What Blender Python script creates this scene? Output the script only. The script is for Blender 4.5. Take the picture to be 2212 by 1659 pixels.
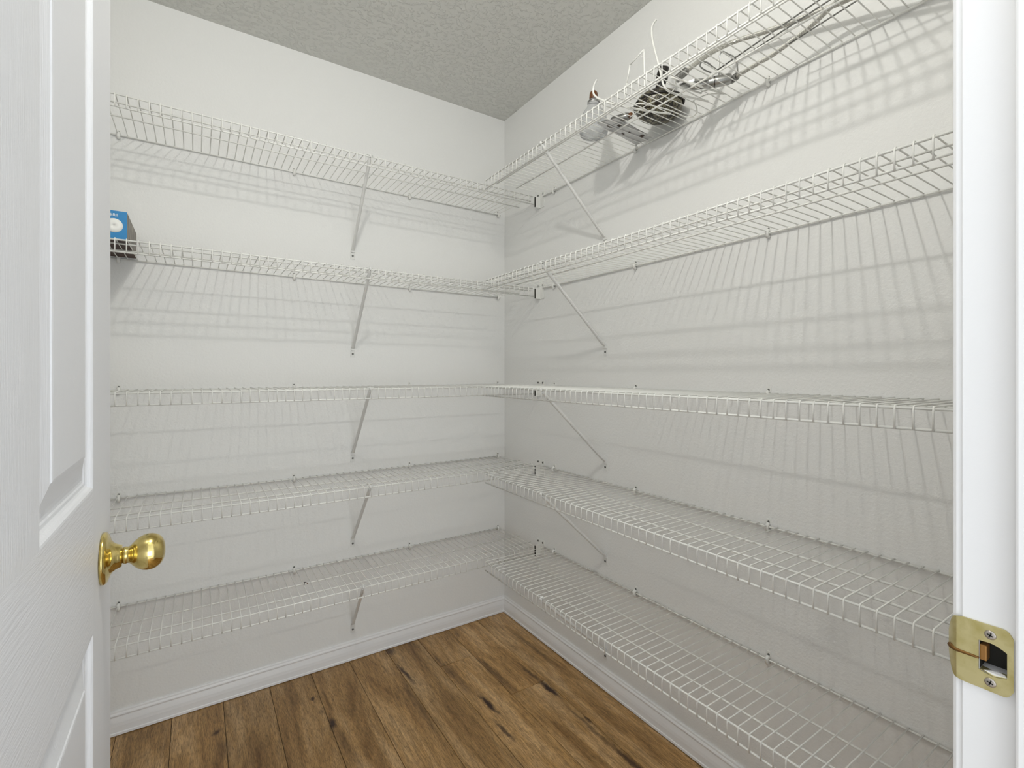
import bpy, math, random
import numpy as np
from mathutils import Vector, Matrix
random.seed(7)
S = bpy.context.scene
for o in list(bpy.data.objects):
    bpy.data.objects.remove(o)
COL = S.collection

# ------------------------------------------------------------------ camera, world, light, exposure
HEADING = math.pi / 4 + 0.2004
cam_data = bpy.data.cameras.new('camera')
cam_data.sensor_fit = 'HORIZONTAL'
cam_data.sensor_width = 36.0
cam_data.lens = 1045.6 / 2212 * 36.0
cam_data.shift_x = -12.65 / 2212
cam_data.shift_y = -23.2 / 2212
cam_data.clip_start = 0.01
cam = bpy.data.objects.new('camera', cam_data)
COL.objects.link(cam)
cam.location = (-1.2722, -2.0412, 1.1877)
cam.rotation_euler = (math.pi / 2, 0, HEADING - math.pi / 2)
S.camera = cam

world = bpy.data.worlds.new('kitchen_light')
S.world = world
world.use_nodes = True
world.node_tree.nodes['Background'].inputs[0].default_value = (0.90, 0.955, 1.0, 1)
world.node_tree.nodes['Background'].inputs[1].default_value = 1.42

def lamp(name, kind, loc, energy, color, size, rot=None, size_y=None):
    d = bpy.data.lights.new(name, kind)
    d.energy = energy
    d.color = color
    if kind == 'AREA':
        d.size = size
        if size_y:
            d.shape = 'RECTANGLE'
            d.size_y = size_y
    else:
        d.shadow_soft_size = size
    o = bpy.data.objects.new(name, d)
    o.location = loc
    if rot:
        o.rotation_euler = rot
    COL.objects.link(o)
    return o

# the pantry's own ceiling lamp (above the picture) and an added low fill for kitchen daylight behind the doorway
lamp('pantry_ceiling_lamp', 'POINT', (-1.07, -1.47, 2.35), 17.0, (1.0, 0.985, 0.93), 0.022)
lamp('kitchen_daylight_fill', 'AREA', (-1.15, -3.9, 0.95), 36.0, (0.92, 0.965, 1.0), 2.4, (math.radians(90), 0, 0), 1.3)  # unseen soft panel, set low to lift the lower walls

S.view_settings.view_transform = 'Standard'
S.view_settings.look = 'None'
S.view_settings.exposure = 0.0
S.view_settings.gamma = 1.0
S.view_settings.use_curve_mapping = False

# ------------------------------------------------------------------ helpers
def tag(o, label=None, cat=None, group=None, kind=None):
    if label: o['label'] = label
    if cat: o['category'] = cat
    if group: o['group'] = group
    if kind: o['kind'] = kind
    return o

def empty(name, loc=(0, 0, 0)):
    o = bpy.data.objects.new(name, None)
    o.empty_display_size = 0.05
    o.location = loc
    COL.objects.link(o)
    return o

class MB:
    """collects faces of one mesh"""
    def __init__(s):
        s.v = []; s.f = []; s.smooth = []
    def add(s, vs, fs, smooth=False):
        b = len(s.v)
        s.v += [tuple(map(float, p)) for p in vs]
        s.f += [tuple(b + i for i in f) for f in fs]
        s.smooth += [smooth] * len(fs)
        return s
    def box(s, x0, x1, y0, y1, z0, z1):
        vs = [(x, y, z) for z in (z0, z1) for y in (y0, y1) for x in (x0, x1)]
        return s.add(vs, [(0, 2, 3, 1), (4, 5, 7, 6), (0, 1, 5, 4), (2, 6, 7, 3), (0, 4, 6, 2), (1, 3, 7, 5)])
    def tube(s, pts, r, n=8, caps=True, closed=False):
        pts = [Vector(p) for p in pts]
        m = len(pts)
        rs = r if isinstance(r, (list, tuple)) else [r] * m
        T = []
        for i in range(m):
            if closed:
                t = (pts[(i + 1) % m] - pts[i]).normalized() + (pts[i] - pts[i - 1]).normalized()
            else:
                a = (pts[i + 1] - pts[i]).normalized() if i < m - 1 else Vector((0, 0, 0))
                b = (pts[i] - pts[i - 1]).normalized() if i > 0 else Vector((0, 0, 0))
                t = a + b
            T.append(t.normalized())
        ref = Vector((0, 0, 1)) if abs(T[0].z) < 0.9 else Vector((1, 0, 0))
        u = (ref - T[0] * ref.dot(T[0])).normalized()
        vs = []
        for i in range(m):
            u = (u - T[i] * u.dot(T[i])).normalized()
            w = T[i].cross(u)
            for k in range(n):
                a = 2 * math.pi * k / n
                vs.append(pts[i] + (u * math.cos(a) + w * math.sin(a)) * rs[i])
        fs = []
        for i in range(m if closed else m - 1):
            j = (i + 1) % m
            for k in range(n):
                l = (k + 1) % n
                fs.append((i * n + k, i * n + l, j * n + l, j * n + k))
        s.add(vs, fs, True)
        if caps and not closed:
            b = len(s.v) - m * n
            s.f.append(tuple(b + k for k in range(n))[::-1]); s.smooth.append(False)
            s.f.append(tuple(b + (m - 1) * n + k for k in range(n))); s.smooth.append(False)
        return s
    def lathe(s, prof, origin, axis, n=32, scale=(1, 1), smooth=True):
        """prof: (along, radius); axis a unit vector"""
        ax = Vector(axis).normalized()
        ref = Vector((0, 0, 1)) if abs(ax.z) < 0.9 else Vector((1, 0, 0))
        u = (ref - ax * ref.dot(ax)).normalized(); w = ax.cross(u)
        O = Vector(origin); vs = []; fs = []
        for a, r in prof:
            for k in range(n):
                t = 2 * math.pi * k / n
                vs.append(O + ax * a + u * math.cos(t) * r * scale[0] + w * math.sin(t) * r * scale[1])
        for i in range(len(prof) - 1):
            for k in range(n):
                l = (k + 1) % n
                fs.append((i * n + k, i * n + l, (i + 1) * n + l, (i + 1) * n + k))
        s.add(vs, fs, smooth)
        return s
    def extrude(s, poly, axis, a0, a1):
        """poly in the plane of the two other axes (order x,y,z without axis)"""
        n = len(poly); vs = []
        for a in (a0, a1):
            for p in poly:
                q = list(p); q.insert(axis, a); vs.append(q)
        fs = [(i, (i + 1) % n, n + (i + 1) % n, n + i) for i in range(n)]
        fs += [tuple(range(n))[::-1], tuple(range(n, 2 * n))]
        return s.add(vs, fs)
    def mesh(s, name, mat):
        me = bpy.data.meshes.new(name)
        me.from_pydata(s.v, [], s.f)
        me.polygons.foreach_set('use_smooth', s.smooth)
        if mat: me.materials.append(mat)
        import bmesh
        bm = bmesh.new(); bm.from_mesh(me)
        bmesh.ops.recalc_face_normals(bm, faces=bm.faces)
        bm.to_mesh(me); bm.free()
        return me
    def build(s, name, mat, parent=None, bevel=0, loc=None):
        o = bpy.data.objects.new(name, s.mesh(name, mat))
        COL.objects.link(o)
        if parent: o.parent = parent
        if loc: o.location = loc
        if bevel:
            m = o.modifiers.new('bevel', 'BEVEL'); m.width = bevel; m.segments = 2; m.limit_method = 'ANGLE'
        return o

def inst(name, me, parent, loc=(0, 0, 0), rot=None):
    o = bpy.data.objects.new(name, me)
    COL.objects.link(o); o.parent = parent; o.location = loc
    if rot: o.rotation_euler = rot
    return o

# ------------------------------------------------------------------ materials
def new_mat(name, color=(0.8, 0.8, 0.8), rough=0.5, metal=0.0, spec=0.5):
    m = bpy.data.materials.new(name); m.use_nodes = True
    b = m.node_tree.nodes['Principled BSDF']
    b.inputs['Base Color'].default_value = (*color, 1)
    b.inputs['Roughness'].default_value = rough
    b.inputs['Metallic'].default_value = metal
    b.inputs['Specular IOR Level'].default_value = spec
    return m, m.node_tree, b

def N(nt, kind, **kw):
    n = nt.nodes.new(kind)
    for k, v in kw.items():
        if k.startswith('i_'):
            n.inputs[k[2:].replace('_', ' ')].default_value = v
        else:
            setattr(n, k, v)
    return n

def add_bump(nt, b, scale, strength, dist, detail=3, stretch=(1, 1, 1), kind='noise', ramp=None, rough=0.55, rot=None):
    geo = N(nt, 'ShaderNodeNewGeometry')
    mp = N(nt, 'ShaderNodeMapping'); mp.inputs['Scale'].default_value = stretch
    if rot: mp.inputs['Rotation'].default_value = rot
    nt.links.new(geo.outputs['Position'], mp.inputs['Vector'])
    t = N(nt, 'ShaderNodeTexNoise'); t.inputs['Scale'].default_value = scale
    t.inputs['Detail'].default_value = detail; t.inputs['Roughness'].default_value = rough
    nt.links.new(mp.outputs[0], t.inputs['Vector'])
    h = t.outputs['Fac']
    if ramp:
        r = N(nt, 'ShaderNodeValToRGB'); r.color_ramp.elements[0].position = ramp[0]; r.color_ramp.elements[1].position = ramp[1]
        nt.links.new(h, r.inputs[0]); h = r.outputs[0]
    bp = N(nt, 'ShaderNodeBump'); bp.inputs['Strength'].default_value = strength; bp.inputs['Distance'].default_value = dist
    nt.links.new(h, bp.inputs['Height'])
    prev = b.inputs['Normal'].links
    if prev:
        nt.links.new(prev[0].from_socket, bp.inputs['Normal'])
    nt.links.new(bp.outputs[0], b.inputs['Normal'])
    return t

WALL, nt, b = new_mat('wall_paint', (0.80, 0.80, 0.780), 0.72, spec=0.3)
add_bump(nt, b, 130, 0.55, 0.0022, 4)
add_bump(nt, b, 420, 0.30, 0.0008, 2)
# scuffs and a grey smudge the walls carry
geo = N(nt, 'ShaderNodeNewGeometry'); sm = None
nzw = N(nt, 'ShaderNodeTexNoise'); nzw.inputs['Scale'].default_value = 14; nt.links.new(geo.outputs['Position'], nzw.inputs['Vector'])
va = N(nt, 'ShaderNodeVectorMath', operation='MULTIPLY_ADD'); va.inputs[1].default_value = (.05, .05, .05)
nt.links.new(nzw.outputs['Color'], va.inputs[0]); nt.links.new(geo.outputs['Position'], va.inputs[2])
for (px_, py_, pz_, ra_, st_) in [(.025, -1.47, .585, .055, .16), (.025, -1.42, .545, .035, .10), (-.74, .02, 1.63, .012, .25), (-.66, .02, 1.615, .010, .2), (-.70, .02, 1.60, .014, .15)]:
    d_ = N(nt, 'ShaderNodeVectorMath', operation='DISTANCE'); d_.inputs[1].default_value = (px_, py_, pz_); nt.links.new(va.outputs[0], d_.inputs[0])
    q_ = N(nt, 'ShaderNodeMapRange'); q_.inputs['From Min'].default_value = ra_; q_.inputs['From Max'].default_value = 0; q_.inputs['To Max'].default_value = st_
    nt.links.new(d_.outputs['Value'], q_.inputs['Value'])
    if sm is None: sm = q_.outputs[0]
    else:
        x_ = N(nt, 'ShaderNodeMath', operation='MAXIMUM'); nt.links.new(sm, x_.inputs[0]); nt.links.new(q_.outputs[0], x_.inputs[1]); sm = x_.outputs[0]
wm = N(nt, 'ShaderNodeMix'); wm.data_type = 'RGBA'; wm.inputs[6].default_value = (0.80, 0.80, 0.785, 1); wm.inputs[7].default_value = (0.25, 0.25, 0.25, 1)
nt.links.new(sm, wm.inputs[0]); nt.links.new(wm.outputs[2], b.inputs['Base Color'])
CEIL, nt, b = new_mat('ceiling_texture', (0.70, 0.70, 0.665), 0.85, spec=0.2)
add_bump(nt, b, 55, 0.55, 0.006, 5, ramp=(0.50, 0.60))
add_bump(nt, b, 260, 0.3, 0.001, 2)
TRIM, nt, b = new_mat('white_trim_paint', (0.83, 0.83, 0.835), 0.35)
add_bump(nt, b, 160, 0.12, 0.001, 3)
DOOR_V, nt, b = new_mat('door_paint_upright_grain', (0.72, 0.725, 0.745), 0.42)
add_bump(nt, b, 40, 0.5, 0.0016, 4, stretch=(8, 14, 0.5), rough=0.6)
DOOR_H, nt, b = new_mat('door_paint_level_grain', (0.72, 0.725, 0.745), 0.42)
add_bump(nt, b, 40, 0.5, 0.0016, 4, stretch=(8, 0.6, 8), rough=0.6)
WIRE, nt, b = new_mat('white_vinyl_wire', (0.82, 0.82, 0.785), 0.3)
PLASTIC, nt, b = new_mat('white_plastic', (0.80, 0.80, 0.77), 0.4)
BRACE, nt, b = new_mat('white_painted_steel', (0.74, 0.74, 0.72), 0.35)
SCREW, nt, b = new_mat('dull_screw_steel', (0.16, 0.16, 0.15), 0.45, 0.7)
SLOT, nt, b = new_mat('dark_slot', (0.015, 0.013, 0.008), 0.7)
CAULK, nt, b = new_mat('shadow_gap_caulk', (0.62, 0.62, 0.63), 0.8)

def tarnish(m, nt, b, c1, c2, scale, lo, hi, r1, r2):
    geo = N(nt, 'ShaderNodeNewGeometry'); t = N(nt, 'ShaderNodeTexNoise'); t.inputs['Scale'].default_value = scale; t.inputs['Detail'].default_value = 4
    nt.links.new(geo.outputs['Position'], t.inputs['Vector'])
    r = N(nt, 'ShaderNodeValToRGB'); r.color_ramp.elements[0].position = lo; r.color_ramp.elements[1].position = hi
    r.color_ramp.elements[0].color = (*c1, 1); r.color_ramp.elements[1].color = (*c2, 1)
    nt.links.new(t.outputs['Fac'], r.inputs[0]); nt.links.new(r.outputs[0], b.inputs['Base Color'])
    mr = N(nt, 'ShaderNodeMapRange'); mr.inputs['From Min'].default_value = lo; mr.inputs['From Max'].default_value = hi
    mr.inputs['To Min'].default_value = r1; mr.inputs['To Max'].default_value = r2
    nt.links.new(t.outputs['Fac'], mr.inputs['Value']); nt.links.new(mr.outputs[0], b.inputs['Roughness'])

BRASS, nt, b = new_mat('polished_brass', (0.72, 0.55, 0.18), 0.12, 1.0)
tarnish(BRASS, nt, b, (0.46, 0.34, 0.10), (0.80, 0.66, 0.27), 45, 0.32, 0.55, 0.22, 0.09)
STRIKE, nt, b = new_mat('satin_brass_plate', (0.66, 0.58, 0.26), 0.32, 0.85)
tarnish(STRIKE, nt, b, (0.56, 0.48, 0.19), (0.72, 0.64, 0.33), 70, 0.3, 0.6, 0.36, 0.28)
GROOVEBRASS, nt, b = new_mat('brown_groove_brass', (0.17, 0.085, 0.022), 0.5, 0.7)  # dark brown metal for the strip laid along the lip groove
OLDTONGUE, nt, b = new_mat('worn_brass_tongue', (0.34, 0.17, 0.05), 0.45, 0.6)
SCREWHEAD, nt, b = new_mat('nickel_screw_head', (0.46, 0.42, 0.38), 0.35, 0.8)
CHROME, nt, b = new_mat('chrome', (0.40, 0.40, 0.39), 0.32, 1.0)
DCHROME, nt, b = new_mat('dark_steel_wire', (0.28, 0.28, 0.27), 0.3, 0.9)
BLACK, nt, b = new_mat('black_glaze', (0.012, 0.010, 0.008), 0.25)
BROWNCAP, nt, b = new_mat('brown_cap', (0.13, 0.045, 0.012), 0.3)

# braided hose: fine woven relief
HOSE, nt, b = new_mat('braided_steel_hose', (0.45, 0.44, 0.40), 0.4, 0.8)
geo = N(nt, 'ShaderNodeNewGeometry'); w1 = N(nt, 'ShaderNodeTexWave'); w1.inputs['Scale'].default_value = 170; w1.bands_direction = 'DIAGONAL'
nt.links.new(geo.outputs['Position'], w1.inputs['Vector'])
bp_ = N(nt, 'ShaderNodeBump'); bp_.inputs['Strength'].default_value = 0.6; bp_.inputs['Distance'].default_value = 0.001
nt.links.new(w1.outputs['Fac'], bp_.inputs['Height']); nt.links.new(bp_.outputs[0], b.inputs['Normal'])
mx = N(nt, 'ShaderNodeValToRGB'); mx.color_ramp.elements[0].color = (0.40, 0.39, 0.35, 1); mx.color_ramp.elements[1].color = (0.68, 0.67, 0.63, 1)
nt.links.new(w1.outputs['Fac'], mx.inputs[0]); nt.links.new(mx.outputs[0], b.inputs['Base Color'])

# patterned glaze: cream lines and rings on black
PATT, nt, b = new_mat('black_and_cream_pattern', (0.02, 0.02, 0.02), 0.3)
geo = N(nt, 'ShaderNodeNewGeometry')
v1 = N(nt, 'ShaderNodeTexVoronoi'); v1.feature = 'DISTANCE_TO_EDGE'; v1.inputs['Scale'].default_value = 30
v2 = N(nt, 'ShaderNodeTexVoronoi'); v2.inputs['Scale'].default_value = 30
nz = N(nt, 'ShaderNodeTexNoise'); nz.inputs['Scale'].default_value = 30
mpx = N(nt, 'ShaderNodeMix'); mpx.data_type = 'RGBA'; mpx.inputs[0].default_value = 0.03
nt.links.new(geo.outputs['Position'], mpx.inputs[6]); nt.links.new(nz.outputs['Color'], mpx.inputs[7])
nt.links.new(mpx.outputs[2], v1.inputs['Vector']); nt.links.new(mpx.outputs[2], v2.inputs['Vector'])
a1 = N(nt, 'ShaderNodeMath', operation='LESS_THAN'); a1.inputs[1].default_value = 0.045
nt.links.new(v1.outputs['Distance'], a1.inputs[0])
a2 = N(nt, 'ShaderNodeMath', operation='COMPARE'); a2.inputs[1].default_value = 0.30; a2.inputs[2].default_value = 0.04
nt.links.new(v2.outputs['Distance'], a2.inputs[0])
a3 = N(nt, 'ShaderNodeMath', operation='MAXIMUM'); nt.links.new(a1.outputs[0], a3.inputs[0]); nt.links.new(a2.outputs[0], a3.inputs[1])
cm = N(nt, 'ShaderNodeMix'); cm.data_type = 'RGBA'
cm.inputs[6].default_value = (0.014, 0.010, 0.008, 1); cm.inputs[7].default_value = (0.30, 0.275, 0.18, 1)
nt.links.new(a3.outputs[0], cm.inputs[0]); nt.links.new(cm.outputs[2], b.inputs['Base Color'])

GLASS, nt, b = new_mat('clear_bottle_plastic', (0.72, 0.73, 0.74), 0.12)
b.inputs['Transmission Weight'].default_value = 0.72; b.inputs['IOR'].default_value = 1.25
FILM, nt, b = new_mat('grey_plastic_bag', (0.50, 0.50, 0.50), 0.3)
b.inputs['Transmission Weight'].default_value = 0.3
add_bump(nt, b, 40, 0.5, 0.004, 3)
INK, nt, b = new_mat('dark_print', (0.05, 0.03, 0.02), 0.5)
PAPER, nt, b = new_mat('white_paper', (0.85, 0.85, 0.82), 0.6)
BLUE, nt, b = new_mat('blue_carton', (0.02, 0.22, 0.50), 0.35)
CARTON, nt, b = new_mat('carton_side', (0.10, 0.08, 0.06), 0.5)
geo = N(nt, 'ShaderNodeNewGeometry'); mp = N(nt, 'ShaderNodeMapping'); mp.inputs['Scale'].default_value = (6, 60, 6)
t = N(nt, 'ShaderNodeTexNoise'); t.inputs['Scale'].default_value = 3; r = N(nt, 'ShaderNodeValToRGB')
r.color_ramp.elements[0].position = 0.4; r.color_ramp.elements[0].color = (0.02, 0.017, 0.014, 1)
r.color_ramp.elements[1].position = 0.62; r.color_ramp.elements[1].color = (0.38, 0.34, 0.28, 1)
nt.links.new(geo.outputs['Position'], mp.inputs[0]); nt.links.new(mp.outputs[0], t.inputs[0]); nt.links.new(t.outputs['Fac'], r.inputs[0]); nt.links.new(r.outputs[0], b.inputs['Base Color'])
DARKBASE, nt, b = new_mat('dark_brown_carton', (0.055, 0.022, 0.012), 0.6)

# vinyl plank floor: grain runs along y, every plank object gets its own tone, plus the dark knots the boards carry
FLOOR, nt, b = new_mat('vinyl_plank', (0.25, 0.15, 0.07), 0.42, spec=0.4)
L = nt.links.new
geo = N(nt, 'ShaderNodeNewGeometry'); oi = N(nt, 'ShaderNodeObjectInfo')
off = N(nt, 'ShaderNodeVectorMath', operation='SCALE'); off.inputs[0].default_value = (3, 17, 5); L(oi.outputs['Random'], off.inputs['Scale'])
ad = N(nt, 'ShaderNodeVectorMath', operation='ADD'); L(geo.outputs['Position'], ad.inputs[0]); L(off.outputs[0], ad.inputs[1])
def stretched(sc):
    m_ = N(nt, 'ShaderNodeMapping'); m_.inputs['Scale'].default_value = sc; L(ad.outputs[0], m_.inputs[0]); return m_.outputs[0]
def noise(vec, scale, detail, rough=0.6, dist=0.0):
    t_ = N(nt, 'ShaderNodeTexNoise'); t_.inputs['Scale'].default_value = scale; t_.inputs['Detail'].default_value = detail
    t_.inputs['Roughness'].default_value = rough; t_.inputs['Distortion'].default_value = dist; L(vec, t_.inputs['Vector']); return t_.outputs['Fac']
broad = noise(stretched((9, 1.3, 1)), 1.6, 4, 0.62, 0.6)
grain = noise(stretched((60, 5, 1)), 2.2, 6, 0.7, 0.3)
fine = noise(stretched((300, 22, 1)), 2.0, 5, 0.7)
ramp = N(nt, 'ShaderNodeValToRGB'); cr = ramp.color_ramp
cr.elements[0].position = 0.27; cr.elements[0].color = (0.185, 0.088, 0.024, 1)
cr.elements[1].position = 0.68; cr.elements[1].color = (0.56, 0.365, 0.180, 1)
e = cr.elements.new(0.47); e.color = (0.40, 0.232, 0.085, 1)
L(broad, ramp.inputs[0])
def mixc(kind, fac, A, B):
    m_ = N(nt, 'ShaderNodeMix'); m_.data_type = 'RGBA'; m_.blend_type = kind
    if isinstance(fac, float): m_.inputs[0].default_value = fac
    else: L(fac, m_.inputs[0])
    for s_, v_ in ((6, A), (7, B)):
        if isinstance(v_, tuple): m_.inputs[s_].default_value = v_
        else: L(v_, m_.inputs[s_])
    return m_.outputs[2]
def ramped(sock, p0, c0, p1, c1):
    r_ = N(nt, 'ShaderNodeValToRGB'); r_.color_ramp.elements[0].position = p0; r_.color_ramp.elements[0].color = (c0, c0, c0, 1)
    r_.color_ramp.elements[1].position = p1; r_.color_ramp.elements[1].color = (c1, c1, c1, 1); L(sock, r_.inputs[0]); return r_.outputs[0]
c = mixc('MULTIPLY', 1.0, ramp.outputs[0], ramped(grain, 0.30, 0.62, 0.62, 1.12))
c = mixc('MULTIPLY', 1.0, c, ramped(fine, 0.36, 0.48, 0.58, 1.16))
tone = N(nt, 'ShaderNodeMapRange'); tone.inputs['To Min'].default_value = 0.80; tone.inputs['To Max'].default_value = 1.22; L(oi.outputs['Random'], tone.inputs['Value'])
tv = N(nt, 'ShaderNodeCombineXYZ')
for i in range(3): L(tone.outputs[0], tv.inputs[i])
c = mixc('MULTIPLY', 1.0, c, tv.outputs[0])
# knots: (x, y, half width, half length, strength, slant)
KNOTS = [(-.1765, -.600, .010, .060, 1.0, .04), (-.182, -.490, .007, .070, .75, 0.0), (-.166, -.80, .006, .020, .8, 0.0), (-.182, -.86, .006, .18, .55, 0),
         (-.408, -.545, .008, .060, 1.0, .08), (-.428, -.690, .006, .050, .85, .08), (-.591, -.215, .007, .062, .95, .09),
         (-.592, -.03, .016, .025, .8, .0), (-.295, -.33, .006, .030, .55, 0.0), (-.449, -.205, .006, .032, .55, .0),
         (-.1765, -1.0, .008, .08, .8, 0.0), (-.296, -.07, .007, .025, .5, 0.0), (-1.2218, -.172, .010, .015, .9, 0.0),
         (-1.204, -.262, .018, .05, .35, 0.0), (-.894, -.344, .010, .030, 1.0, -.1), (-.9248, -.169, .006, .010, .95, 0.0), (-.909, -.262, .012, .018, .4, 0.0),
         (-.88, -.47, .014, .10, .35, 0.1), (-.30, -.42, .012, .12, .5, 0.05), (-.44, -.33, .015, .14, .4, 0.05), (-.07, -.35, .010, .16, .45, 0.03), (-.62, -.42, .012, .2, .4, 0.0)]
wob = N(nt, 'ShaderNodeTexNoise'); wob.inputs['Scale'].default_value = 38; wob.inputs['Detail'].default_value = 4; L(geo.outputs['Position'], wob.inputs['Vector'])
wsub = N(nt, 'ShaderNodeVectorMath', operation='SUBTRACT'); wsub.inputs[1].default_value = (.5, .5, .5); L(wob.outputs['Color'], wsub.inputs[0])
wsc = N(nt, 'ShaderNodeVectorMath', operation='MULTIPLY'); wsc.inputs[1].default_value = (.020, .05, 0); L(wsub.outputs[0], wsc.inputs[0])
pos = N(nt, 'ShaderNodeVectorMath', operation='ADD'); L(geo.outputs['Position'], pos.inputs[0]); L(wsc.outputs[0], pos.inputs[1])
acc = None
for kx, ky, hw, hl, st, sl in KNOTS:
    mp = N(nt, 'ShaderNodeMapping', vector_type='TEXTURE')
    mp.inputs['Location'].default_value = (kx, ky, .01); mp.inputs['Rotation'].default_value = (0, 0, sl); mp.inputs['Scale'].default_value = (hw, hl, 1)
    L(pos.outputs[0], mp.inputs[0])
    ln = N(nt, 'ShaderNodeVectorMath', operation='LENGTH'); L(mp.outputs[0], ln.inputs[0])
    mr = N(nt, 'ShaderNodeMapRange'); mr.inputs['From Min'].default_value = 1.5; mr.inputs['From Max'].default_value = 0.5
    mr.inputs['To Min'].default_value = 0; mr.inputs['To Max'].default_value = st; L(ln.outputs['Value'], mr.inputs['Value'])
    if acc is None: acc = mr.outputs[0]
    else:
        mm = N(nt, 'ShaderNodeMath', operation='MAXIMUM'); L(acc, mm.inputs[0]); L(mr.outputs[0], mm.inputs[1]); acc = mm.outputs[0]
c = mixc('MIX', acc, c, (0.030, 0.011, 0.006, 1))
L(c, b.inputs['Base Color'])
bmp = N(nt, 'ShaderNodeBump'); bmp.inputs['Strength'].default_value = 0.35; bmp.inputs['Distance'].default_value = 0.0006; L(fine, bmp.inputs['Height']); L(bmp.outputs[0], b.inputs['Normal'])
SUB, _, _ = new_mat('subfloor', (0.05, 0.03, 0.015), 0.9)

# ------------------------------------------------------------------ the room
H = 2.44; FZ = 0.010
XL = -1.75; YF = -1.90; YO = -2.02
struct = lambda o: tag(o, kind='structure')
struct(MB().box(XL - .1, .1, 0, .1, -.03, H + .05).build('wall_back', WALL))
struct(MB().box(0, .1, YO, 0, -.03, H + .05).build('wall_right', WALL))
struct(MB().box(XL - .1, XL, YO, 0, -.03, H + .05).build('wall_left', WALL))
DL, DR, DT = -1.432, -.680, 2.075
struct(MB().box(XL, DL, YO, YF, -.03, H).box(DR, 0, YO, YF, -.03, H).box(DL, DR, YO, YF, DT, H).build('wall_front', WALL))
struct(MB().box(XL - .1, .1, YO, .1, H, H + .08).build('ceiling', CEIL))
fl = struct(MB().box(XL - .1, .1, -2.7, .1, -.03, FZ - .004).build('floor', SUB))
# planks run from front to back; joints where the photograph shows them
edges = [-1.7905, -1.642, -1.4925, -1.344, -1.1945, -1.046, -.9005, -.7545, -.6045, -.459, -.311, -.162, -.0125, .02]
JOINTS = {8: [], 9: [-.2525], 10: [-.549], 3: [-1.30], 4: [-1.62], 5: [-1.10], 6: [-1.45], 7: [-.98], 2: [-.7], 11: [-1.25], 1: [-1.2], 0: [-.4]}
g = .0008
for i in range(len(edges) - 1):
    ys = [-2.7] + sorted(JOINTS.get(i, [])) + [0.0]
    x0, x1 = max(edges[i], XL), min(edges[i + 1], 0.0)
    if x1 - x0 < .01 and i < 12: continue
    for y0, y1 in zip(ys[:-1], ys[1:]):
        z0, z1 = FZ - .004, FZ
        MB().add([(x0 + g, y0 + g, z0), (x1 - g, y0 + g, z0), (x1 - g, y1 - g, z0), (x0 + g, y1 - g, z0),
                  (x0 + g, y0 + g, z1 - .0006), (x1 - g, y0 + g, z1 - .0006), (x1 - g, y1 - g, z1 - .0006), (x0 + g, y1 - g, z1 - .0006),
                  (x0 + g + .001, y0 + g + .001, z1), (x1 - g - .001, y0 + g + .001, z1), (x1 - g - .001, y1 - g - .001, z1), (x0 + g + .001, y1 - g - .001, z1)],
                 [(0, 1, 5, 4), (1, 2, 6, 5), (2, 3, 7, 6), (3, 0, 4, 7), (4, 5, 9, 8), (5, 6, 10, 9), (6, 7, 11, 10), (7, 4, 8, 11), (8, 9, 10, 11)]
                 ).build('plank', FLOOR, fl)

# baseboards: moulded profile (thickness, height)
BB = [(0, .0875), (.0035, .0875), (.0050, .0850), (.0052, .0800), (.0072, .0780), (.0088, .0750), (.0088, .0722), (.0072, .0700), (.0068, .0672),
      (.0085, .0600), (.0108, .0500), (.0120, .0400), (.0118, .0300), (.0118, .0215), (.0142, .0195), (.0142, FZ + .0022), (0, FZ + .0022)]
def baseboard(name, side, a0, a1):
    if side == 'back':  poly = [(-t, z) for t, z in BB]; o = MB().extrude(poly, 0, a0, a1)
    if side == 'front': poly = [(YF + t, z) for t, z in BB]; o = MB().extrude(poly, 0, a0, a1)
    if side == 'right': poly = [(-t, z) for t, z in BB]; o = MB().extrude(poly, 1, a0, a1)
    if side == 'left':  poly = [(XL + t, z) for t, z in BB]; o = MB().extrude(poly, 1, a0, a1)
    return struct(o.build(name, TRIM))
baseboard('baseboard_back', 'back', XL, 0)
baseboard('baseboard_right', 'right', YF, -.0001)
baseboard('baseboard_left', 'left', YF, -.0142)
baseboard('baseboard_front', 'front', -.640, -.0142)

# ------------------------------------------------------------------ door frame: jambs, stops, casings
JX = -.700
hy0, hy1, hz0, hz1 = -1.9285, -1.9105, .9290, .9545     # latch hole in the right jamb
j = MB()
j.box(JX, DR, YO, YF + .0005, FZ, hz0).box(JX, DR, YO, YF + .0005, hz1, DT - .03)
j.box(JX, DR, YO, hy0, hz0, hz1).box(JX, DR, hy1, YF + .0005, hz0, hz1)
jamb = struct(j.build('trim_1', TRIM))
struct(MB().box(JX - .011, JX, -1.968, -1.9350, FZ, DT - .03).build('trim_2', TRIM, bevel=.002))        # stop on the right
struct(MB().box(DL, -1.412, YO, YF, FZ, DT - .03).build('trim_3', TRIM, bevel=.0012))
struct(MB().box(-1.412, -1.401, -1.968, -1.9335, FZ, DT - .03).build('trim_4', TRIM, bevel=.002))
struct(MB().box(DL, DR, YO, YF, DT - .03, DT - .001).build('trim_5', TRIM, bevel=.0012))
def casing(name, x0, x1):
    # moulded casing with a rounded inner edge, standing on the pantry side of the front wall
    d = 1 if x1 > x0 else -1; w = abs(x1 - x0)
    prof = [(0, 0), (0, .0050), (.0012, .0072), (.0035, .0082), (.008, .0085), (.012, .0070), (.016, .0075), (.030, .0110), (w - .004, .0145), (w, .0125), (w, 0)]
    return struct(MB().extrude([(x0 + d * a, YF + .0002 + c_) for a, c_ in prof], 2, FZ, DT + .03).build(name, TRIM))
casing('trim_6', JX + .0015, JX + .0585)
casing('trim_7', -1.4135, -1.4705)
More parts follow.
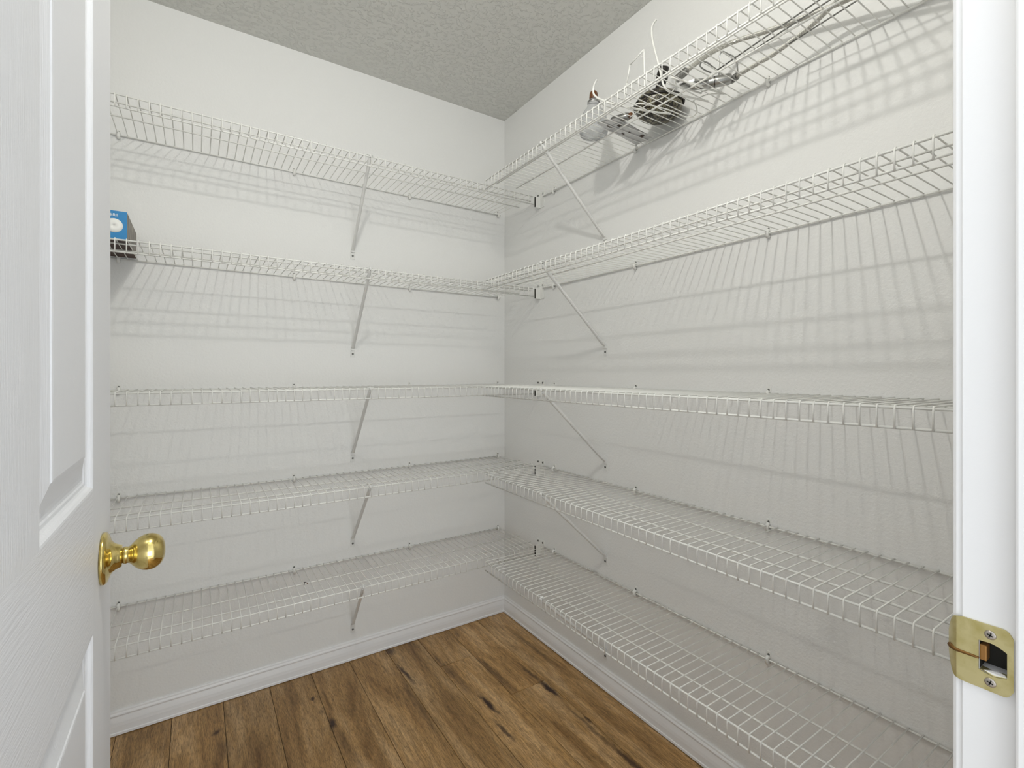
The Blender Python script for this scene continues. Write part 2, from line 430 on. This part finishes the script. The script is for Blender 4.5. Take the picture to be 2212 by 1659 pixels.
struct(MB().box(-1.4705, JX + .0585, YF + .0002, YF + .0125, DT + .03, DT + .085).build('trim_8', TRIM, bevel=.002))
# strike plate on the right jamb
sp = empty('strike_plate', (JX, -1.9145, .9415)); sp.parent = jamb
sp['label'] = 'yellow brass strike plate with curved lip'
O = Vector((JX, -1.9145, .9415))
def rel(m, p=O):
    m.v = [(a - p[0], b_ - p[1], c_ - p[2]) for a, b_, c_ in m.v]; return m
# plate: rows of quads around a D-shaped opening, in (y, z); lip bends away into +x past the jamb edge
def plate_z(y):          # half height of the plate at y (rounded corners)
    if y < -1.9265: return .0285 - (-1.9265 - y) ** 2 * 190
    if y > -1.8990: return .0285 - (y + 1.8990) * .30 - (max(0, y + 1.8945)) ** 2 * 330
    return .0285
def plate_x(y):
    if y > -1.8965: return JX - .0016 + (y + 1.8965) ** 2 * 95 + max(0, y + 1.8950) * .42
    return JX - .0016
zc = .9415
def hole(y):
    if y < hy0 or y > hy1 + .0006: return None
    t_ = (y - hy0) / (hy1 + .0006 - hy0)
    return zc - .0125 - .0022 * math.sin(math.pi * t_) , zc + .0080 + .0052 * math.sin(math.pi * min(1, t_ * 1.15 + .1) * .62)
ys = sorted(set([-1.9325, -1.9318, -1.931, -1.930, hy0 - .00001] + [hy0 + (hy1 - hy0) * k / 8 for k in range(9)] + [hy1 + .00061] + [-1.9095 + k * .002 for k in range(6)] + [-1.8985 + k * .001 for k in range(12)]))
m = MB(); T = .0013
for a, b2 in zip(ys[:-1], ys[1:]):
    ha, hb = hole(a + 1e-6), hole(b2 - 1e-6)
    segs = []
    if ha and hb:
        segs = [((-plate_z(a) + zc, ha[0]), (-plate_z(b2) + zc, hb[0])), ((ha[1], plate_z(a) + zc), (hb[1], plate_z(b2) + zc))]
    else:
        segs = [((zc - plate_z(a), zc + plate_z(a)), (zc - plate_z(b2), zc + plate_z(b2)))]
    for (a0, a1), (b0, b1) in segs:
        xa, xb = plate_x(a), plate_x(b2)
        vs = [(xa, a, a0), (xa, a, a1), (xb, b2, b1), (xb, b2, b0), (xa + T, a, a0), (xa + T, a, a1), (xb + T, b2, b1), (xb + T, b2, b0)]
        m.add(vs, [(0, 1, 2, 3), (4, 7, 6, 5), (0, 4, 5, 1), (2, 6, 7, 3), (1, 5, 6, 2), (0, 3, 7, 4)])
rel(m).build('plate', STRIKE, sp)
box_ = MB()
box_.box(-.684, -.682, hy0 - .002, hy1 + .002, zc - .017, zc + .016).box(-.6985, -.682, hy0 - .0004, hy0 + .0004, zc - .015, zc + .0135).box(-.6985, -.682, hy1 - .0002, hy1 + .0006, zc - .015, zc + .0135)
rel(box_).build('latch_pocket', SLOT, sp)
rel(MB().box(JX + .0002, JX + .0100, -1.9155, -1.9107, zc - .0048, zc + .0088)).build('tongue', OLDTONGUE, sp, bevel=.0009)
gr = [(plate_x(y_) - .0001, y_, zc - .0028) for y_ in (-1.9108, -1.906, -1.902, -1.898, -1.8955, -1.8935, -1.8918, -1.8896)]
rel(MB().tube(gr, [.0009, .0012, .0013, .0014, .0015, .0017, .0022, .0022], 8)).build('lip_groove', GROOVEBRASS, sp)
rel(MB().add([(JX - .0014, -1.9112, zc - .0122), (JX - .0014, -1.9285, zc - .0126), (JX + .006, -1.9280, zc - .0118), (JX + .006, -1.9112, zc - .0118), (JX - .0014, -1.920, zc - .0147), (JX + .006, -1.920, zc - .0128)],
             [(0, 4, 5, 3), (4, 1, 2, 5)])).build('opening_bevel', STRIKE, sp)
for zz in (.0202, -.0208):
    sc_ = rel(MB().lathe([(0, .0001), (0, .0040), (.0006, .0037), (.0009, .0026), (.0010, .0001)], (JX - .0016, -1.9181, zc + zz), (-1, 0, 0), 20)).build('screw', SCREWHEAD, sp)
    cr_ = MB()
    for ang in (.35, .35 + math.pi / 2):
        dy, dz = math.cos(ang), math.sin(ang)
        c0 = Vector((JX - .0027, -1.9181, zc + zz)); u_ = Vector((0, dy, dz)); w_ = Vector((0, -dz, dy))
        vs = [c0 + u_ * p + w_ * q + Vector((r_, 0, 0)) for r_ in (0, .0012) for p, q in ((-.0021, -.0005), (.0021, -.0005), (.0021, .0005), (-.0021, .0005))]
        cr_.add(vs, [(0, 1, 2, 3), (4, 5, 6, 7), (0, 1, 5, 4), (1, 2, 6, 5), (2, 3, 7, 6), (3, 0, 4, 7)])
    rel(cr_).build('cross_slot', SLOT, sp)

# ------------------------------------------------------------------ the door leaf, swung into the pantry
FX = -1.375                    # face towards the room
door = empty('door_1', (FX - .0175, -1.91, FZ)); door['kind'] = 'structure'
DO = Vector((FX - .0175, -1.91, FZ))
Y0, Y1, Z0, Z1 = -1.910, -1.150, .018, 2.048
cols = [(-1.8350, -1.6350), (-1.5195, -1.2830)]
rows = [(.30, .880), (1.049, 1.685), (1.790, 1.945)]
def dbox(y0, y1, z0, z1, mat, name):
    MBx = MB().box(FX - .035, FX, y0, y1, z0, z1)
    return rel(MBx, DO).build(name, mat, door)
dbox(Y0, cols[0][0], Z0, Z1, DOOR_V, 'stile'); dbox(cols[1][1], Y1, Z0, Z1, DOOR_V, 'stile')
zs = [Z0] + [v for r_ in rows for v in r_] + [Z1]
for k in range(0, len(zs), 2):
    dbox(cols[0][0], cols[1][1], zs[k], zs[k + 1], DOOR_H, 'rail')
for (a, b2) in rows:
    dbox(cols[0][1], cols[1][0], a, b2, DOOR_V, 'mullion')
PROF = [(0, 0), (.0020, .0004), (.0040, .0022), (.0055, .0050), (.0075, .0066), (.0105, .0070), (.0120, .0082), (.0150, .0085), (.0200, .0078), (.0300, .0055), (.0400, .0030), (.0440, .0022), (.0450, .0010), (.0475, .0006)]
for (y0, y1) in cols:
    for (z0, z1) in rows:
        for side in (1, -1):
            m = MB(); xf = FX if side == 1 else FX - .035
            vs = []
            for i_, d_ in PROF:
                x_ = xf - side * d_
                vs += [(x_, y0 + i_, z0 + i_), (x_, y1 - i_, z0 + i_), (x_, y1 - i_, z1 - i_), (x_, y0 + i_, z1 - i_)]
            fs = []
            for q in range(len(PROF) - 1):
                for k in range(4):
                    l = (k + 1) % 4; fs.append((q * 4 + k, q * 4 + l, q * 4 + 4 + l, q * 4 + 4 + k))
            q = (len(PROF) - 1) * 4; fs.append((q, q + 1, q + 2, q + 3))
            m.add(vs, fs)
            rel(m, DO).build('panel', DOOR_V, door)
# knob with its rose
KO = Vector((FX, -1.2215, .9475))
knob = empty('door_knob', KO - DO); knob.parent = door; knob['label'] = 'egg-shaped polished brass knob on a round rose'
MB().lathe([(.0004, .0001), (.0004, .0328), (.0030, .0331), (.0046, .0322), (.0062, .0300), (.0072, .0270), (.0085, .0228), (.0108, .0192), (.0140, .0165), (.0175, .0148), (.0200, .0138), (.0206, .0110), (.0206, .0001)],
           (0, 0, 0), (1, 0, 0), 48).build('rose', BRASS, knob)
MB().lathe([(.0190, .0098), (.0215, .0098), (.0222, .0110), (.0245, .0110), (.0262, .0104), (.0285, .0112), (.0305, .0135), (.0335, .0168), (.0375, .0202), (.0420, .0226), (.0470, .0238), (.0520, .0235), (.0565, .0220), (.0605, .0192), (.0635, .0155), (.0655, .0105), (.0664, .0055), (.0666, .0001)],
           (0, 0, 0), (1, 0, 0), 48).build('knob_ball', BRASS, knob)
# the same knob on the far face, latch plate on the edge
MB().lathe([(0, .0001), (0, .0330), (.004, .032), (.0085, .0228), (.0200, .0138), (.0215, .0098), (.028, .011), (.0375, .0202), (.047, .0238), (.0565, .0220), (.0635, .0155), (.0666, .0001)],
           (-.035, 0, 0), (-1, 0, 0), 32).build('far_knob', BRASS, knob)
rel(MB().box(FX - .030, FX - .006, Y1 - .001, Y1 + .0012, .922, .980), DO).build('latch_plate', BRASS, door)

# ------------------------------------------------------------------ wire shelves
ZS = [1.9643, 1.5603, 1.1309, .7794, .4257]
D = .3023; RA, RB, RBK = .2487, .1541, .0062; LIP = .0339
RR, RW = .00245, .00155
NAMES = ['top', 'second', 'middle', 'fourth', 'bottom']
LPOS = ['topmost wire shelf on the wall facing left of the corner, carrying nothing',
        'second wire shelf from the top on the back wall, holding the blue carton',
        'middle wire shelf on the back wall, level with the eye and empty',
        'second wire shelf from the floor on the back wall, empty',
        'lowest wire shelf on the back wall, just above the floor, with a scrap of debris on it']
LLAB = ['long white wire shelf, topmost on the back wall left of the corner, empty',
        'long white wire shelf on the back wall holding the blue carton',
        'empty white wire shelf on the back wall, third from the top, seen edge-on',
        'empty white wire shelf on the back wall, fourth from the top',
        'white wire shelf lowest on the back wall with a dark scrap lying on it']
RLAB = ['white wire shelf highest on the right wall, loaded with hoses and wires',
        'empty white wire shelf on the right wall, second from the top, seen from below',
        'empty white wire shelf on the right wall, third from the top, seen edge-on',
        'empty white wire shelf on the right wall, fourth from the top, seen from above',
        'empty white wire shelf lowest on the right wall, just above the baseboard']
# meshes shared by all shelves, built in a local frame: u along the wall, v away from the wall, w up; wall at v=0, rods at w=0
cw = MB().tube([(0, .0035, -.0030), (0, .0040, RR + RW), (0, D - RR * .2, RR + RW), (0, D + RR * .8, RR * .9), (0, D + RR + RW, -.003), (0, D + RR + RW, -LIP - RR * .6)], RW, 6)
CROSS = cw.mesh('cross_wire', WIRE)
clip = MB().box(-.0060, .0060, 0, .0022, -.004, .0205).tube([(0, .001, .004), (0, .007, .0075), (0, .0115, .0035), (0, .0115, -.0040), (0, .0080, -.0085), (0, .0015, -.0080)], .0052, 8)
CLIP = clip.mesh('wall_clip', PLASTIC)
SCR = MB().lathe([(0, .0001), (0, .0031), (.0010, .0031), (.0016, .0020), (.0010, .0012), (.0008, .0001)], (0, .0021, 0), (0, 1, 0), 12).mesh('screw', SCREW)
# brace: flattened tube from the front rod down to the wall, foot plate, hook
foot = -.283
st_ = MB()
P0 = Vector((0, D - .0005, -.0040)); P1 = Vector((0, .0065, foot + .012))
d_ = (P1 - P0).normalized(); up_ = Vector((1, 0, 0)); nn = d_.cross(up_).normalized()
vs = []
SEG = [(0.0, .0052, .0052), (.02, .0060, .0056), (.5, .0062, .0056), (.93, .0062, .0052), (.985, .0070, .0030), (1.0, .0075, .0016)]
for t_, a_, b2 in SEG:
    c0 = P0.lerp(P1, t_)
    for k in range(12):
        an = 2 * math.pi * k / 12
        vs.append(c0 + up_ * math.cos(an) * a_ + nn * math.sin(an) * b2)
fs = [(i * 12 + k, i * 12 + (k + 1) % 12, (i + 1) * 12 + (k + 1) % 12, (i + 1) * 12 + k) for i in range(len(SEG) - 1) for k in range(12)]
st_.add(vs, fs, True); st_.add(vs[:12], [tuple(range(12))]); 
STRUT = st_.mesh('strut', BRACE)
FOOT = MB().box(-.0095, .0095, 0, .0020, foot - .024, foot + .010).box(-.0075, .0075, .0015, .0075, foot + .004, foot + .016).mesh('foot_plate', BRACE)
HOOK = MB().tube([(0, D - .009, -.010), (0, D - .0075, .0015), (0, D - .001, .0058), (0, D + .0055, .0025), (0, D + .0060, -.0040)], [.0030, .0036, .0034, .0034, .0026], 8).box(-.011, .011, D - .0035, D + .0035, .0040, .0062).mesh('hook', BRACE)
# end bracket where a back-wall shelf meets the right wall
EB = MB().box(-.0285, 0, D - .0035, D + .0035, -.044, .0035).box(-.0030, 0, D - .020, D + .030, -.044, .0235).mesh('end_bracket', PLASTIC)
EBS = MB().box(-.0305, -.0284, D - .0030, D + .0030, -.0425, .0005).mesh('slot', SLOT)

def shelf(side, i):
    z = ZS[i]
    if side == 'L':
        base = empty('wire_shelf', (0, 0, z)); base.rotation_euler = (0, 0, math.pi)     # local u = -x, v = -y
        u0, u1 = .036, 1.742
        clips = [.0400, .4940, .9603, 1.4863]
        tag(base, LLAB[i], 'shelf', 'wire shelves on the back wall')
        bx, fx = .7560 + (.024 if i == 4 else 0), .738
    else:
        # right wall: v = -x, u = -y  -> mirror of the left frame: use rotation with a flipped u
        base = empty('wire_shelf', (0, 0, z)); base.rotation_euler = (0, 0, math.pi / 2)  # local u=+y ... use negative u
        u0, u1 = -.340, -1.888
        clips = [-.4054, -.8660, -1.3345, -1.80]
        tag(base, RLAB[i], 'shelf', 'wire shelves on the right wall')
        bx, fx = -.7225, -.7150
    a, b2 = min(u0, u1), max(u0, u1)
    # rods
    def rod(name, v, w, e0=0, e1=0):
        MB().tube([(a - 0, v, w), (b2, v, w)] if not (e0 or e1) else [(a + e0, v, w), (b2 - e1, v, w)], RR, 8).build(name, WIRE, base)
    if side == 'L':
        rod('front_rod', D, 0); rod('lip_rod', D, -LIP)
        rod('deck_rod', RA, 0, -.020, 0); rod('deck_rod', RB, 0, -.022, 0); rod('back_rod', RBK, 0, -.010, 0)
    else:
        rod('front_rod', D, 0); rod('lip_rod', D, -LIP); rod('deck_rod', RA, 0); rod('deck_rod', RB, 0); rod('back_rod', RBK, 0, 0, -.012)
    n = int((abs(u1 - u0) - .006) / .0254)
    for k in range(n + 1):
        u = u0 + math.copysign(.0045 + k * .0254, u1 - u0)
        inst('cross_wire', CROSS, base, (u, 0, 0))
    for u in clips:
        cp = inst('wall_clip', CLIP, base, (u, 0, 0))
        inst('screw', SCR, cp, (0, 0, .0125))
    if side == 'L':
        eb = inst('end_bracket', EB, base, (0, 0, 0))
        for m_ in (EB, EBS): pass
        eb.scale = (-1, 1, 1)
        inst('slot', EBS, eb)
        for dv in (-.012, .022):
            s_ = inst('screw', SCR, eb, (-.0008, D + dv, .0150), (0, 0, math.pi / 2)); s_.scale = (1.35, 1.35, 1.35)
    # brace: a thing of its own
    br = empty('shelf_brace', (0, 0, z)); br.rotation_euler = base.rotation_euler
    where = 'back wall' if side == 'L' else 'right wall'
    tag(br, 'white diagonal brace under the %s wire shelf on the %s' % (NAMES[i], where), 'bracket', 'diagonal braces on the ' + where)
    sk = (bx - fx)
    sh_ = Matrix.Identity(4)
    me = STRUT.copy(); 
    for v_ in me.vertices:      # the strut leans slightly sideways
        v_.co.x += sk * max(0, min(1, v_.co.y / D))
    inst('strut', me, br, (fx, 0, 0))
    ft = inst('foot_plate', FOOT, br, (fx, 0, 0)); inst('screw', SCR, ft, (0, 0, foot - .010)).scale = (1.3, 1.3, 1.3)
    inst('hook', HOOK, br, (bx, 0, 0))
    return base
for i in range(5):
    shelf('L', i); shelf('R', i)

# ------------------------------------------------------------------ blue carton on the second back-wall shelf
DZ = ZS[1] + RR + 2 * RW + .0002
X1 = -1.4395
c0 = Vector((X1 - .075, -.115, DZ))
ct = empty('carton', c0)
tag(ct, 'small blue carton with a white round picture, at the left end of the second shelf', 'box')
xa, xb, ya, yb, za, zb = -.075, .0750, -.155, .100, 0, .082
# body with coloured faces as thin panels, each a part
MB().box(xa, xb, ya + .002, yb, za + .001, zb).build('carton_body', CARTON, ct, bevel=.001)
MB().box(xa, xb, ya, ya + .0018, za + .001, zb).build('front_panel', BLUE, ct)['label'] = 'blue front of the carton'
MB().box(xa, xb, ya, yb, 0, .0009).build('bottom_panel', DARKBASE, ct)['label'] = 'dark brown underside'
MB().lathe([(0, .0001), (.0006, .0001), (.0006, .0200), (0, .0200)], (.046, ya + .0001, .040), (0, -1, 0), 28).build('round_picture', PAPER, ct)['label'] = 'white round lamp picture'
mk = MB()
for k_, (dx_, h_) in enumerate([(0, .008), (.0028, .008), (.0052, .005), (.0078, .008), (.0105, .008), (.0135, .006), (.016, .008)]):
    mk.box(.036 + dx_, .0372 + dx_, ya - .0004, ya + .0002, .066, .066 + h_)
mk.box(.036, .042, ya - .0004, ya + .0002, .0695, .0705).box(.044, .050, ya - .0004, ya + .0002, .066, .067)
mk.build('print_marks', PAPER, ct)['kind'] = 'stuff'

# ------------------------------------------------------------------ things lying on the top right shelf
TZ = ZS[0] + RR + 2 * RW + .0002
# clear bottle with a brown cap
bt = empty('bottle', (-.184, -.850, TZ)); tag(bt, 'clear grey plastic bottle with a brown cap standing on the highest right shelf', 'bottle')
MB().lathe([(0, .0001), (0, .040), (.004, .045), (.012, .047), (.045, .0455), (.062, .041), (.078, .033), (.090, .0235), (.098, .0200), (.112, .0190), (.116, .0165), (.118, .0120), (.128, .0115), (.128, .0001)], (0, 0, 0), (0, 0, 1), 32).build('bottle_body', GLASS, bt)
MB().lathe([(.104, .0193), (.104, .0203), (.1115, .0199), (.1115, .0192)], (0, 0, 0), (0, 0, 1), 32).build('neck_band', CHROME, bt)
MB().lathe([(.119, .0001), (.119, .0135), (.124, .0142), (.138, .0132), (.143, .0110), (.147, .0060), (.148, .0001)], (0, 0, 0), (0, 0, 1), 20).build('cap', BROWNCAP, bt)
# printed grey bag
pk = empty('printed_bag', (-.12, -.925, TZ)); tag(pk, 'flat grey printed plastic bag lying beside the clear bottle on the highest right shelf', 'bag')
q = [(-.2313, -.9133), (-.2021, -.969), (-.0140, -.9504), (-.0157, -.8805)]
def lerp2(u, v):
    ax_ = [q[0][k] * (1 - u) + q[3][k] * u for k in (0, 1)]; bx_ = [q[1][k] * (1 - u) + q[2][k] * u for k in (0, 1)]
    return ax_[0] * (1 - v) + bx_[0] * v, ax_[1] * (1 - v) + bx_[1] * v
m = MB(); nu, nv = 18, 8
for s_ in (0, 1):
    vs = []
    for a in range(nu + 1):
        for b2 in range(nv + 1):
            u, v = a / nu, b2 / nv; x_, y_ = lerp2(u, v)
            hgt = (.016 * (1 - abs(2 * u - 1) ** 4) * (1 - abs(2 * v - 1) ** 3) + .002 * math.sin(9 * u + 5 * v)) if s_ else 0
            vs.append((x_ + .12, y_ + .925, .0003 + max(hgt, .0012 * s_)))
    fs = [(a * (nv + 1) + b2, (a + 1) * (nv + 1) + b2, (a + 1) * (nv + 1) + b2 + 1, a * (nv + 1) + b2 + 1) for a in range(nu) for b2 in range(nv)]
    m.add(vs, fs, True)
m.build('bag_film', FILM, pk)
pr = MB()
random.seed(3)
for row, (u0_, v0_, n_, s_) in enumerate([(.16, .28, 5, .007), (.24, .62, 4, .006), (.50, .25, 8, .003), (.55, .55, 7, .003), (.80, .70, 3, .009)]):
    for k in range(n_):
        x_, y_ = lerp2(u0_ + k * s_ * .62 / .2 * .9, v0_ + .02 * random.random())
        w_ = s_ * random.uniform(.5, 1)
        pr.box(x_ + .12 - s_ * .35, x_ + .12 + s_ * .25, y_ + .925 - w_, y_ + .925 + w_, .0000, .0004)
po = pr.build('print', INK, pk); po['kind'] = 'stuff'
MB().box(-.0975, -.0700, -.010, .006, .0035, .0045).build('paper_slip', PAPER, pk)['label'] = 'small white slip under the bag edge'
# small grey tube with brown end
tb = empty('spray_tube', (-.170, -.960, TZ + .0125)); tag(tb, 'short grey tube with a brown end between the printed bag and the patterned bottle', 'tube')
ax = (.0242, -.0556, 0); 
MB().lathe([(-.030, .0001), (-.030, .0105), (-.026, .0125), (.018, .0125), (.026, .0100), (.028, .0001)], (0, 0, 0), ax, 20).build('tube_body', DCHROME, tb)
MB().lathe([(.0275, .0001), (.0275, .0090), (.036, .0085), (.038, .0001)], (0, 0, 0), ax, 16).build('tube_end', BROWNCAP, tb)
# black patterned bottle
vb = empty('patterned_vase', (-.0780, -1.030, TZ + .0058)); tag(vb, 'round black vase with cream tracery and dark neck on the highest right shelf', 'vase')
prof = [(0, .0001), (0, .030), (.004, .042), (.014, .057), (.028, .0655), (.042, .0670), (.056, .0630), (.068, .052), (.076, .038), (.081, .024)]
MB().lathe(prof, (0, 0, 0), (0, 0, 1), 40, scale=(1.10, 1.04)).build('vase_body', PATT, vb)
NX = Vector((-.010, -.030, 0))
MB().lathe([(0, .024), (.010, .0165), (.022, .0135), (.030, .0165), (.040, .0180), (.052, .0175), (.060, .0150), (.066, .0165), (.070, .0150), (.070, .0001)], (-.004, -.006, .078), (-.10, -.34, .95), 24).build('neck', BLACK, vb)
rimp = [(.0735 * math.cos(t_), .0775 * math.sin(t_), .044) for t_ in [k * 2 * math.pi / 40 for k in range(40)]]
rimp = [(a * .97, b_ * .97, c_) for a, b_, c_ in rimp]
MB().tube(rimp, .0042, 8, closed=True).build('rim_band', BLACK, vb)
# white coated wire rack and hooks
def wire_thing(name, label, cat, curves, r, mat, group=None):
    o0 = Vector(curves[0][1][0]); r0 = empty(name, o0); tag(r0, label, cat, group)
    for pn, pts, rr_ in curves:
        mm_ = MB().tube(smooth(pts), rr_ or r, 8)
        rel(mm_, o0).build(pn, mat, r0)
    return r0
def smooth(pts, n=5):
    P = [Vector(p) for p in pts]
    if len(P) < 3: return P
    out = []
    for i in range(len(P) - 1):
        p0, p1, p2, p3 = P[max(i - 1, 0)], P[i], P[i + 1], P[min(i + 2, len(P) - 1)]
        for k in range(n):
            t = k / n
            out.append(.5 * ((2 * p1) + (p2 - p0) * t + (2 * p0 - 5 * p1 + 4 * p2 - p3) * t * t + (3 * p1 - p0 - 3 * p2 + p3) * t ** 3))
    out.append(P[-1]); return out
Z = TZ + .0022
wire_thing('wire_hook', 'thick white wire hook curling up in front of the brown bottle cap', 'hook',
   [('hook_wire', [(-.2818, -.9706, 2.0609), (-.2818, -.9590, 2.049), (-.2818, -.9560, 2.0282), (-.2818, -.9726, 2.0063), (-.2800, -1.000, 1.985), (-.2700, -1.0170, Z), (-.2077, -1.0316, Z), (-.1329, -1.0539, Z), (-.0790, -1.0760, Z)], .0029)], .0029, WIRE, 'loose white wire hooks')
wire_thing('wire_hanger', 'thin white wire bent into a tall pointed loop above the shelf rail', 'hook',
   [('hanger_wire', [(-.2412, -1.0472, Z), (-.2412, -1.0526, 2.0224)], .0020), ('hanger_wire', [(-.2412, -1.0526, 2.0224), (-.2412, -1.0651, 2.0691)], .0020),
    ('hanger_wire', [(-.2412, -1.0651, 2.0691), (-.2412, -1.1167, 2.084)], .0017), ('hanger_wire', [(-.2412, -1.1167, 2.084), (-.2412, -1.1183, 2.0152), (-.2412, -1.1183, Z)], .0021)], .0020, WIRE, 'loose white wire hooks')
wire_thing('long_hook', 'white hook standing highest of the loose wires, beside the dark vase neck', 'hook',
   [('hook_wire', [(-.19, -1.1171, 2.1883), (-.19, -1.1067, 2.1835), (-.19, -1.1, 2.1717), (-.19, -1.1034, 2.1327), (-.19, -1.120, 2.071), (-.19, -1.1347, 2.0177), (-.19, -1.142, 1.99), (-.170, -1.15, Z), (-.10, -1.165, Z), (-.045, -1.18, Z)], .0029)], .0029, WIRE, 'loose white wire hooks')
wire_thing('wire_rack', 'flat white wire rack with a rounded end lying over the patterned vase', 'rack',
   [('rack_bar', [(-.2248, -1.1961, Z), (-.0392, -1.2278, Z)], .0026), ('rack_bar', [(-.2154, -1.1732, Z), (-.0943, -1.1941, Z)], .0022),
    ('rack_bar', [(-.19, -1.1961, Z + .004), (-.0952, -1.2198, Z + .004), (-.0943, -1.1941, Z + .004)], .0018),
    ('rack_loop', [(-.2072, -1.0348, Z), (-.19, -1.06, Z + .004), (-.0950, -1.0835, Z + .003), (-.0278, -1.0892, Z), (-.0127, -1.1025, Z), (-.0185, -1.1235, Z), (-.0499, -1.1449, Z), (-.0824, -1.1579, Z)], .0019),
    ('rack_wire', [(-.2066, -1.1951, Z + .003), (-.1758, -1.1706, Z + .003), (-.1644, -1.1441, Z + .003), (-.1639, -1.1145, Z + .003), (-.1712, -1.0698, Z + .003), (-.1674, -1.0306, Z + .003), (-.1631, -.9900, Z + .003)], .0015),
    ('rack_wire', [(-.0824, -1.1579, Z), (-.075, -1.20, Z), (-.0392, -1.2278, Z)], .0015)], .0018, WIRE)
# sprayer with two braided hoses
h1 = [(-0.168, -1.2024, 2.0069), (-0.11, -1.2272, 2.0569), (-0.075, -1.2528, 2.0795), (-0.055, -1.2876, 2.0848), (-0.048, -1.3535, 2.0699), (-0.05, -1.4396, 2.0488), (-0.058, -1.5189, 2.0289), (-0.075, -1.6, 2.008), (-0.11, -1.7, 1.985)]
h2 = [(-0.071, -1.2869, 1.9814), (-0.072, -1.3488, 1.9838), (-0.07, -1.3882, 1.9865), (-0.07, -1.4694, 2.0029), (-0.086, -1.5347, 2.0143), (-0.115, -1.6, 2.005), (-0.16, -1.7, 1.983)]
def hose(name, label, pts, fer, r):
    e0 = Vector(pts[0]); h = empty(name, e0); tag(h, label, 'hose', 'braided hoses on the highest right shelf')
    rel(MB().tube(smooth(pts, 6), r, 10), e0).build('braided_hose', HOSE, h)
    f0 = Vector(fer[0]); f1 = Vector(fer[1]); L_ = (f1 - f0).length
    prof_ = [(0, .0001), (0, r * 1.3)]
    for k in range(6): prof_ += [(L_ * (k + .15) / 6, r * 1.65), (L_ * (k + .65) / 6, r * 1.65), (L_ * (k + .8) / 6, r * 1.35)]
    prof_ += [(L_, r * 1.3), (L_, .0001)]
    rel(MB().lathe(prof_, f0, (f1 - f0), 16, smooth=False), e0).build('ferrule', DCHROME, h)
hose('supply_hose', 'grey braided hose nearest the front rail, running right from a ribbed end', h1, ((-.1900, -1.1850, 1.984), h1[0]), .0062)
hose('supply_hose', 'grey braided hose nearer the wall, running right from the chrome sprayer', h2, ((-.0600, -1.2640, 1.985), h2[0]), .0056)
sy = empty('chrome_sprayer', (-.100, -1.230, TZ + .013)); tag(sy, 'chrome sprayer body lying on the highest right shelf where the inner hose begins', 'faucet')
MB().lathe([(-.060, .0001), (-.060, .008), (-.052, .0105), (-.030, .0125), (-.008, .0130), (-.006, .0118), (-.004, .0130), (.020, .0145), (.045, .0140), (.050, .012), (.052, .0001)], (0, 0, 0), (.045, -.062, 0), 28).build('sprayer_body', CHROME, sy)
MB().lathe([(0, .0132), (.0022, .0140), (.0044, .0132)], (.0035, -.005, 0), (.045, -.062, 0), 28).build('sprayer_ring', BLACK, sy)
MB().add([(-.065, .055, -.004), (-.050, .018, -.004), (-.020, -.004, -.002), (-.005, .030, -.004), (-.035, .050, -.006), (-.065, .055, .002), (-.050, .018, .002), (-.020, -.004, .004), (-.005, .030, .002), (-.035, .050, .0)],
         [(0, 1, 2, 3, 4), (5, 6, 7, 8, 9), (0, 1, 6, 5), (1, 2, 7, 6), (2, 3, 8, 7), (3, 4, 9, 8), (4, 0, 5, 9)]).build('lever', CHROME, sy)
wire_thing('wire_bail', 'thin steel wire bail standing over the chrome sprayer', 'wire',
   [('bail_wire', [(-.13, -1.273, TZ + .0015), (-.13, -1.2735, 2.013), (-.13, -1.2765, 2.0238), (-.13, -1.2837, 2.0268), (-.13, -1.30, 2.011), (-.13, -1.3189, 1.9932)], .0018), ('bail_wire', [(-.13, -1.3189, 1.9932), (-.118, -1.316, 1.985), (-.095, -1.305, TZ + .0015)], .0016)], .0018, CHROME)
for lab, pts in (('dark steel rod longest on the highest right shelf, lying between the hoses', [(-.1502, -1.2799, TZ + .002), (-.1835, -1.5527, TZ + .002), (-.19, -1.66, TZ + .002)]),
                 ('dark steel rod lying close beside the longest rod, on its wall side', [(-.1425, -1.3441, TZ + .002), (-.1640, -1.555, TZ + .002), (-.170, -1.64, TZ + .002)]),
                 ('dark steel rod lying close to the inner hose, nearest the wall', [(-.0967, -1.4316, TZ + .002), (-.1121, -1.5665, TZ + .002), (-.128, -1.68, TZ + .002)])):
    o0 = Vector(pts[0]); o_ = rel(MB().tube(pts, .0017, 8), o0).build('steel_rod', DCHROME); o_.location = o0
    tag(o_, lab, 'rod', 'steel rods on the highest right shelf')
o0 = Vector((-.1539, -1.2717, Z))
o_ = rel(MB().tube(smooth([(-.1251, -1.2792, Z), (-.1657, -1.2830, Z), (-.2000, -1.2860, Z), (-.2104, -1.2789, Z), (-.2022, -1.2680, Z), (-.1773, -1.2640, Z), (-.1539, -1.2660, Z)]), .0018, 8), o0).build('wire_loop', DCHROME); o_.location = o0
tag(o_, 'small dark steel wire loop lying between the braided hoses', 'wire')
# a scrap of debris on the lowest back-wall shelf
sc = empty('debris_scrap', (-.949, -.170, ZS[4] + RR + 2 * RW)); tag(sc, 'tiny dark scrap lying on the lowest back-wall wire shelf', 'debris')
MB().tube([(-.006, -.012, .0012), (-.004, -.004, .004), (0, .003, .005), (-.002, .012, .0015)], .0013, 6).build('dark_strip', BLACK, sc)
MB().tube([(0, .003, .0045), (.005, -.002, .003), (.007, -.008, .001)], .0012, 6).build('brown_strip', BROWNCAP, sc)
